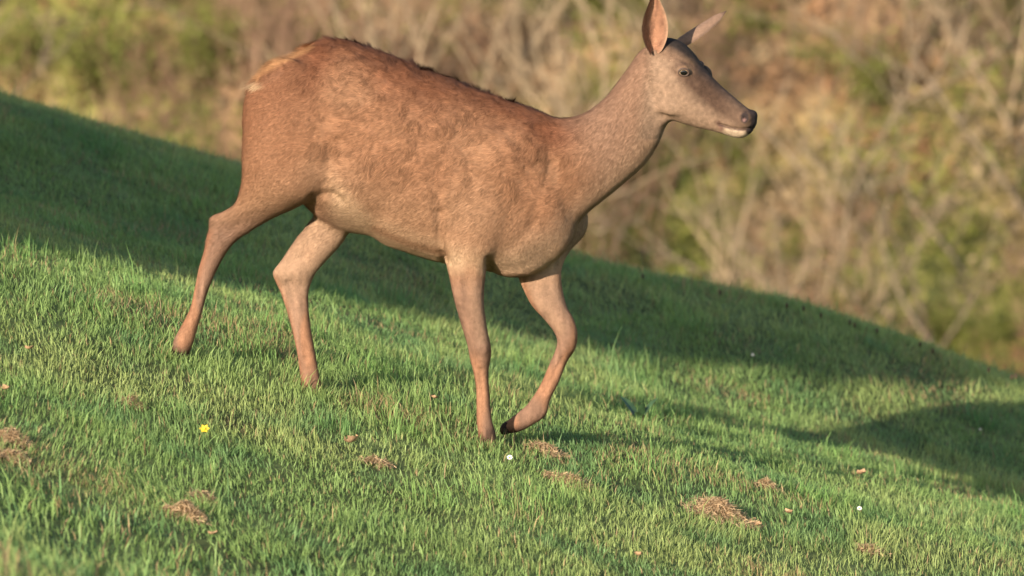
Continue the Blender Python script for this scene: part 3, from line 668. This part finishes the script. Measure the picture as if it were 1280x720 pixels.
V, Q, C2 = leaves_at(Cn, .05, g, np.array([.05, .085, .025]) * g.uniform(.6, 1.4, nl)[:, None])
o = link(bpy.data.objects.new('foliage', fast_mesh('foliage', V, quads=Q, colors=C2, mat=M_leaf)), hroot); o.matrix_parent_inverse = Matrix.Translation(-hroot.location)

# ------------------------------------------------------------------ scrub on the far hillside
def grow(bm_list, start, d, ln, r, depth, rnd, spread, upw):
    pts, p, dd = [start], start.copy(), d.copy(); nseg = 5
    for i in range(nseg):
        dd = (dd + Vector((rnd.gauss(0, .13), rnd.gauss(0, .13), rnd.gauss(0, .08) + upw * .06))).normalized(); p = p + dd * (ln / nseg); pts.append(p.copy())
    bm_list.append((pts, [r * (1 - .6 * i / nseg) for i in range(nseg + 1)]))
    if depth:
        for k in range(rnd.randint(3, 5)):
            i = rnd.randint(1, nseg); sd_ = Vector((rnd.gauss(0, 1), rnd.gauss(0, 1), rnd.gauss(.2, .6))).normalized()
            grow(bm_list, pts[i], (dd + sd_ * spread).normalized(), ln * rnd.uniform(.4, .7), r * .5, depth - 1, rnd, spread, upw)
def branch_mesh(name, lst, colr, rnd, sides=4):
    V, Q, Cc = [], [], []; off = 0
    for pts, rad in lst:
        tint = np.array(colr) * rnd.uniform(.7, 1.25)
        for i, p in enumerate(pts):
            dv = (pts[min(i + 1, len(pts) - 1)] - pts[max(i - 1, 0)]).normalized(); s_ = dv.orthogonal().normalized(); t_ = dv.cross(s_)
            for j in range(sides):
                A = 2 * math.pi * j / sides; V.append(p + (s_ * math.cos(A) + t_ * math.sin(A)) * rad[i]); Cc.append(tint)
        for i in range(len(pts) - 1):
            for j in range(sides):
                Q.append((off + i * sides + j, off + i * sides + (j + 1) % sides, off + (i + 1) * sides + (j + 1) % sides, off + (i + 1) * sides + j))
        off += len(pts) * sides
    return fast_mesh(name, np.array([tuple(v) for v in V]), quads=Q, colors=np.array(Cc), mat=M_bark, smooth=True)
TAN, PINK, GREY = (.36, .27, .175), (.265, .165, .11), (.27, .21, .145)
shrubs = {'tan': [], 'pink': [], 'lean': [], 'leafy': []}
for s in range(4):
    rnd = random.Random(100 + s); lst = []
    for k in range(rnd.randint(3, 5)): grow(lst, Vector((rnd.uniform(-.2, .2), rnd.uniform(-.2, .2), -.1)), Vector((rnd.gauss(0, .22), rnd.gauss(0, .22), 1)).normalized(), rnd.uniform(1.8, 2.8), rnd.uniform(.022, .042), 2, rnd, .7, 1)
    shrubs['tan'].append(branch_mesh('bare_shrub', lst, TAN, rnd))
    rnd = random.Random(200 + s); lst = []
    for k in range(22): grow(lst, Vector((rnd.uniform(-.6, .6), rnd.uniform(-.5, .5), -.1)), Vector((rnd.gauss(-.1, .25), rnd.gauss(0, .2), 1)).normalized(), rnd.uniform(.9, 1.7), rnd.uniform(.008, .016), 1, rnd, .45, 1)
    shrubs['pink'].append(branch_mesh('twiggy_brush', lst, PINK, rnd))
    rnd = random.Random(300 + s); lst = []
    grow(lst, Vector((0, 0, .02)), Vector((-.8, rnd.uniform(-.2, .2), rnd.uniform(.35, 1.2))).normalized(), rnd.uniform(1.8, 3.), .032, 2, rnd, .8, .2)
    shrubs['lean'].append(branch_mesh('leaning_branch', lst, GREY, rnd))
    rnd = random.Random(400 + s); lst = []
    for k in range(6): grow(lst, Vector((rnd.uniform(-.2, .2), rnd.uniform(-.2, .2), -.1)), Vector((rnd.gauss(0, .4), rnd.gauss(0, .4), 1)).normalized(), rnd.uniform(.6, 1.1), .014, 1, rnd, .7, .6)
    st = branch_mesh('stems', lst, PINK, rnd); g = np.random.default_rng(400 + s)
    tips = np.array([tuple(p) for pts, _ in lst for p in pts[2:]]); tips = tips[g.integers(0, len(tips), 1500)] + g.normal(0, .11, (1500, 3))
    V, Q, C2 = leaves_at(tips, .035, g, np.array([.195, .215, .052]) * g.uniform(.6, 1.35, 1500)[:, None])
    shrubs['leafy'].append((st, fast_mesh('foliage', V, quads=Q, colors=C2, mat=M_leaf)))
FH = 'on the far hillside'
LAB = {'tan': ('bare_shrub', [f'low pale-stemmed bare shrub {FH}', f'pale bare shrub with upright forking stems, middling in height, {FH}', f'tallest kind of pale bare shrub with long upright forking stems {FH}'], 'shrub', 'pale upright bare shrubs on the far hillside'),
       'pink': ('twiggy_brush', [f'low reddish-brown mat of thin leafless twigs {FH}', f'waist-high reddish-brown thicket of thin leafless twigs {FH}', f'tall reddish-brown thicket of thin leafless twigs {FH}'], 'brush', 'reddish twig thickets on the far hillside'),
       'lean': ('leaning_branch', [f'short grey dead branch lying over the scrub {FH}', f'grey dead branch leaning over the scrub {FH}', f'long grey dead branch slanting over the scrub {FH}'], 'branch', 'grey leaning branches on the far hillside'),
       'leafy': ('leafy_bush', [f'small round tuft of yellow-green leaves {FH}', f'knee-high yellow-green leafy bush {FH}', f'large spreading yellow-green leafy bush {FH}'], 'bush', 'green leafy bushes on the far hillside')}
rb = random.Random(77)
def scrub(kind, x, y, sc, rz):
    nm, lb, ct, gr = LAB[kind]; z = hz(x, y); q3 = 0 if sc < .45 else 1 if sc < .75 else 2; lb = lb[q3]
    if kind == 'leafy':
        st, fo = rb.choice(shrubs['leafy']); r = empty(nm, (x, y, z)); link(bpy.data.objects.new('stems', st), r); link(bpy.data.objects.new('foliage', fo), r)
    else:
        r = link(bpy.data.objects.new(nm, rb.choice(shrubs[kind]))); r.location = (x, y, z)
    r.scale = (sc, sc, sc); r.rotation_euler = (rb.gauss(0, .08), rb.gauss(0, .08), rz); tag(r, lb, ct, gr)
def bgx(pxx, y): return (pxx - 640) / S * (DIST + y) / DIST
for k in range(26):                                                   # upright pale shrubs, mostly above the back of the deer
    y = rb.uniform(37, 48); u_ = rb.choice([rb.gauss(640, 130), rb.gauss(480, 120), rb.gauss(640, 130), rb.uniform(-60, 1340)]); scrub('tan', bgx(u_, y), y, rb.uniform(.6, 1.05), rb.uniform(0, 6.28))
for k in range(100):
    y = rb.uniform(35, 49); u_ = rb.choice([rb.gauss(280, 130), rb.uniform(-80, 1360), rb.uniform(500, 1360)]); scrub('pink', bgx(u_, y), y, rb.uniform(.4, 1.0) if u_ < 820 else rb.uniform(.25, .6), rb.uniform(0, 6.28))
for k in range(30):
    y = rb.uniform(34, 48); u_ = rb.choice([rb.uniform(780, 1340), rb.uniform(780, 1340), rb.uniform(-50, 1340)]); scrub('lean', bgx(u_, y), y, rb.uniform(.4, .9), rb.gauss(0, .6))
for k in range(150):
    y = rb.uniform(34, 49); u_ = rb.choice([rb.gauss(90, 90), rb.gauss(760, 60), rb.uniform(-60, 1340), rb.uniform(800, 1340)]); scrub('leafy', bgx(u_, y), y, rb.uniform(.35, .9) if u_ < 300 else rb.uniform(.25, .6), rb.uniform(0, 6.28))
# dead bracken, moss and litter that nobody could count
g = np.random.default_rng(31); n = 150000; x = g.uniform(-13, 13, n); y = g.uniform(32, 52, n); z = height(x, y) + np.abs(g.normal(0, .12, n))
m = sstep(.48, .62, n2(x, y, 1.1, 41)) ; m2 = n2(x, y, 2.6, 42)
t = np.array([.32, .185, .10])[None] * (1 - m[:, None]) + np.array([.20, .215, .05])[None] * m[:, None]
t = np.where((m2 > .6)[:, None], np.array([.36, .27, .16]), t) * g.uniform(.55, 1.3, n)[:, None]
V, Q, C2 = leaves_at(np.stack([x, y, z], -1), .05, g, t)
o = link(bpy.data.objects.new('undergrowth', fast_mesh('undergrowth', V, quads=Q, colors=C2, mat=M_leaf)))
tag(o, 'brown bracken litter and moss covering the far hillside', 'undergrowth', kind='stuff')
